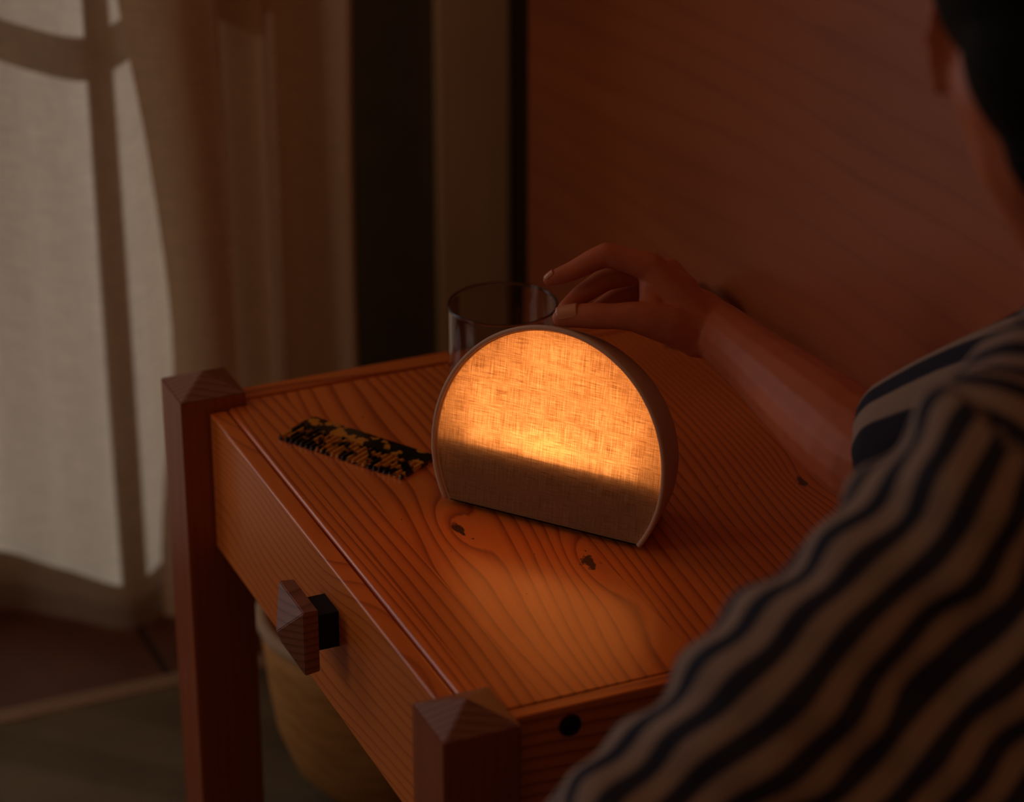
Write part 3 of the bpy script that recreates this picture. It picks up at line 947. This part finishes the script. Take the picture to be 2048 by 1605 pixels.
# nails
m_nail = plain('nude_nail_polish', (0.66, 0.27, 0.15), 0.08, 0.6, var=0.02)
def nail(name, tip, base, nrm, w_, lift):
    ax_ = (tip - base); ln = ax_.length; ax_.normalize(); nr = (nrm - ax_ * nrm.dot(ax_)).normalized(); sd = ax_.cross(nr)
    bm = bmesh.new(); n1, n2 = 10, 8; grid = []
    for i in range(n1 + 1):
        f = i / n1; row = []
        shrink = 1.0 if f < 0.7 else math.sqrt(max(0.0, 1 - ((f - 0.7) / 0.32) ** 2))
        if f < 0.15: shrink = 0.82 + 0.18 * (f / 0.15)
        for j in range(n2 + 1):
            a = (j / n2 - 0.5) * radians(120) * shrink
            row.append(bm.verts.new(base + ax_ * (ln * f) + sd * (w_ * sin(a)) + nr * (w_ * cos(a) - w_ + lift - 0.0012 * f * f)))
        grid.append(row)
    for i in range(n1):
        for j in range(n2): bm.faces.new((grid[i][j], grid[i][j + 1], grid[i + 1][j + 1], grid[i + 1][j]))
    ret = bmesh.ops.extrude_face_region(bm, geom=bm.faces[:])
    bmesh.ops.translate(bm, verts=[v for v in ret['geom'] if isinstance(v, bmesh.types.BMVert)], vec=-nr * 0.0006)
    return bm_obj(name, bm, m_nail, person, True)

tn = (-CF * 0.80 + CU * 0.60).normalized()
nail('thumb_nail', H(1110, 634, 0.002) + tn * 0.0086, H(1153, 632, -0.001) + tn * 0.0112, tn, 0.0086, 0.0010)
inl = (CU * 0.75 - CF * 0.25 - CR * 0.35).normalized()
nail('index_nail', H(1090, 561, 0.004) + inl * 0.0045, H(1111, 555, 0.003) + inl * 0.0072, inl, 0.0055, 0.0003)

# hair: short dark cap down to the nape
bm = Blob()
ball(bm, HC + hup * 0.052 - hface * 0.022, (0.086, 0.104, 0.092), HM, 28, 18)
ball(bm, HC + hup * 0.005 - hface * 0.062 + hright * 0.014, (0.076, 0.062, 0.080), HM, 24, 16)
ball(bm, HC - hup * 0.050 - hface * 0.072 + hright * 0.022, (0.056, 0.036, 0.052), HM, 20, 12)
for k in range(46):
    a = random.uniform(-pi, pi); e = random.uniform(-0.3, 1.3)
    dv = hright * (cos(a) * cos(e)) + hface * (sin(a) * cos(e)) + hup * sin(e)
    if dv.dot(hface) > 0.55 and e < 0.5: continue
    if dv.dot(-hright) > 0.5 and e < 0.15: continue
    ball(bm, HC + hup * 0.050 - hface * 0.024 + Vector((dv.x * 0.092, dv.y * 0.098, dv.z * 0.092)), random.uniform(0.010, 0.017))
hair_me = fuse(bm, 0.004, 3)
w = NT('black_hair'); o = w.obj()
hn = w.noise(o, 300, 3)
w.l(w.ramp(hn, [(0.3, (0.004, 0.004, 0.003)), (0.7, (0.010, 0.008, 0.006))]), w.b.inputs['Base Color']); w.b.inputs['Roughness'].default_value = 0.7; w.b.inputs['Specular IOR Level'].default_value = 0.08
w.bump(hn, 0.5, 0.002)
link('hair', hair_me, w.m, person, True)

# shirt: loose trunk, left sleeve towards the viewer, short right sleeve
bm = Blob()
trunk(bm, 0.022)
chain(bm, [(MID.lerp(LS, 0.15) + UPW * 0.005, 0.074), (MID.lerp(LS, 0.6) - UPW * 0.002, 0.072), (LS, 0.066)], 0.3)
chain(bm, [(MID.lerp(RS, 0.15) + UPW * 0.005, 0.074), (MID.lerp(RS, 0.6) - UPW * 0.002, 0.072), (RS, 0.066)], 0.3)
arm = LE - LS; axl = arm.length; axd = arm.normalized()
seq = [(0.0, 0.067), (0.12, 0.064), (0.28, 0.060), (0.36, 0.0605), (0.50, 0.070), (0.58, 0.072), (0.70, 0.066), (0.80, 0.064), (0.92, 0.071), (1.04, 0.074)]
chain(bm, [(LS + arm * f, r) for f, r in seq], 0.2)
chain(bm, [(LE + axd * 0.012, 0.072), (LE.lerp(LW, 0.35), 0.062), (LE.lerp(LW, 0.7), 0.050)], 0.25)
chain(bm, [(RS, 0.066), (RS.lerp(RE, 0.5), 0.060), (RS.lerp(RE, 0.88), 0.053)], 0.3)
chain(bm, [(NB - UPW * 0.014 - face * 0.01, 0.060), (MID, 0.072)])
pv = (-CF - axd * (-CF).dot(axd)).normalized(); pw = axd.cross(pv)
for off, dp, r0, r1 in ((0.070, 0.012, 0.066, 0.070), (0.135, 0.030, 0.068, 0.074), (0.200, 0.055, 0.070, 0.078)):
    chain(bm, [(LS.lerp(LE, 0.10) - pw * off + CF * dp, r0), (LS.lerp(LE, 0.55) - pw * (off + 0.01) + CF * dp, r1), (LS.lerp(LE, 1.02) - pw * (off + 0.02) + CF * (dp + 0.01), r1)], 0.25)
shirt_me = fuse(bm, 0.005, 10)
# wrinkles and stripes follow the sleeve / the trunk
att = shirt_me.attributes.new('stripe', 'FLOAT', 'POINT')
vals = []
seam_n = (axd * 0.85 - UPW * 0.2).normalized()
nv_ = len(shirt_me.vertices)
co_ = np.empty(nv_ * 3); shirt_me.vertices.foreach_get('co', co_); co_ = co_.reshape(-1, 3)
no_ = np.array([tuple(x.vector) for x in shirt_me.vertex_normals])
for iv in range(nv_):
    p = Vector(co_[iv])
    rel = p - LS; t_ = rel.dot(axd); rad = rel - axd * t_
    a = math.atan2(rad.dot(pw), rad.dot(pv))
    side_ = -rad.dot(pw)
    on_sleeve = rel.dot(seam_n) > -0.035 and (rad.length < 0.11 or side_ > 0.05) and t_ < axl + 0.3
    if on_sleeve:
        n = Vector(no_[iv])
        wr = 0.0042 * sin(62 * t_ + 2.2 * a) * (0.5 + 0.5 * sin(19 * t_ + 1.3)) + 0.003 * sin(118 * t_ - 3.1 * a + 1.0)
        co_[iv] = p + n * wr
        arc = a * 0.066 if side_ < 0.045 else -(0.047 + (side_ - 0.045) * 1.05)
        vals.append(arc + 0.010 * sin(14 * t_ + 0.6) + 0.004 * sin(43 * t_) + t_ * 0.05)
    else:
        r2 = p - MID
        co_[iv] = p + Vector(no_[iv]) * (0.003 * sin(70 * r2.dot(side) + 30 * r2.z))
        vals.append(r2.dot(side) * 0.95 + r2.z * 0.18 + 0.006 * sin(25 * r2.z))
att.data.foreach_set('value', vals)
shirt_me.vertices.foreach_set('co', co_.ravel())
shirt_me.update()
w = NT('striped_cotton'); o = w.obj()
an = w.n('ShaderNodeAttribute'); an.attribute_name = 'stripe'
ph = w.math('FRACT', w.math('ADD', w.math('MULTIPLY', an.outputs['Fac'], 1 / 0.030), 100.0))
st = w.ramp(ph, [(0.0, (0.38, 0.28, 0.225)), (0.44, (0.38, 0.28, 0.225)), (0.50, (0.020, 0.024, 0.045)), (0.93, (0.020, 0.024, 0.045)), (1.0, (0.38, 0.28, 0.225))])
th = w.noise(o, 900, 2)
w.l(w.mix(w.math('MULTIPLY', th, 0.25), st, (0.10, 0.08, 0.07)), w.b.inputs['Base Color'])
w.b.inputs['Roughness'].default_value = 0.9; w.b.inputs['Specular IOR Level'].default_value = 0.15
w.bump(th, 0.3, 0.001)
sh = link('shirt', shirt_me, w.m, person, True)

# trousers
bm = Blob()
ball(bm, HIP - UPW * 0.02, (0.178, 0.125, 0.075), Matrix((side, face, UPW)).transposed(), 24, 12)
for sg in (-1, 1):
    h0, k0, f0 = KN_[sg]
    chain(bm, [(h0, 0.092), (k0, 0.066), (k0.lerp(f0, 0.4), 0.064), (f0 + Vector((0.04, 0, 0.003)), 0.052)])
link('trousers', fuse(bm, 0.007, 4), plain('dark_cotton', (0.03, 0.03, 0.035), 0.9, 0.1), person, True)
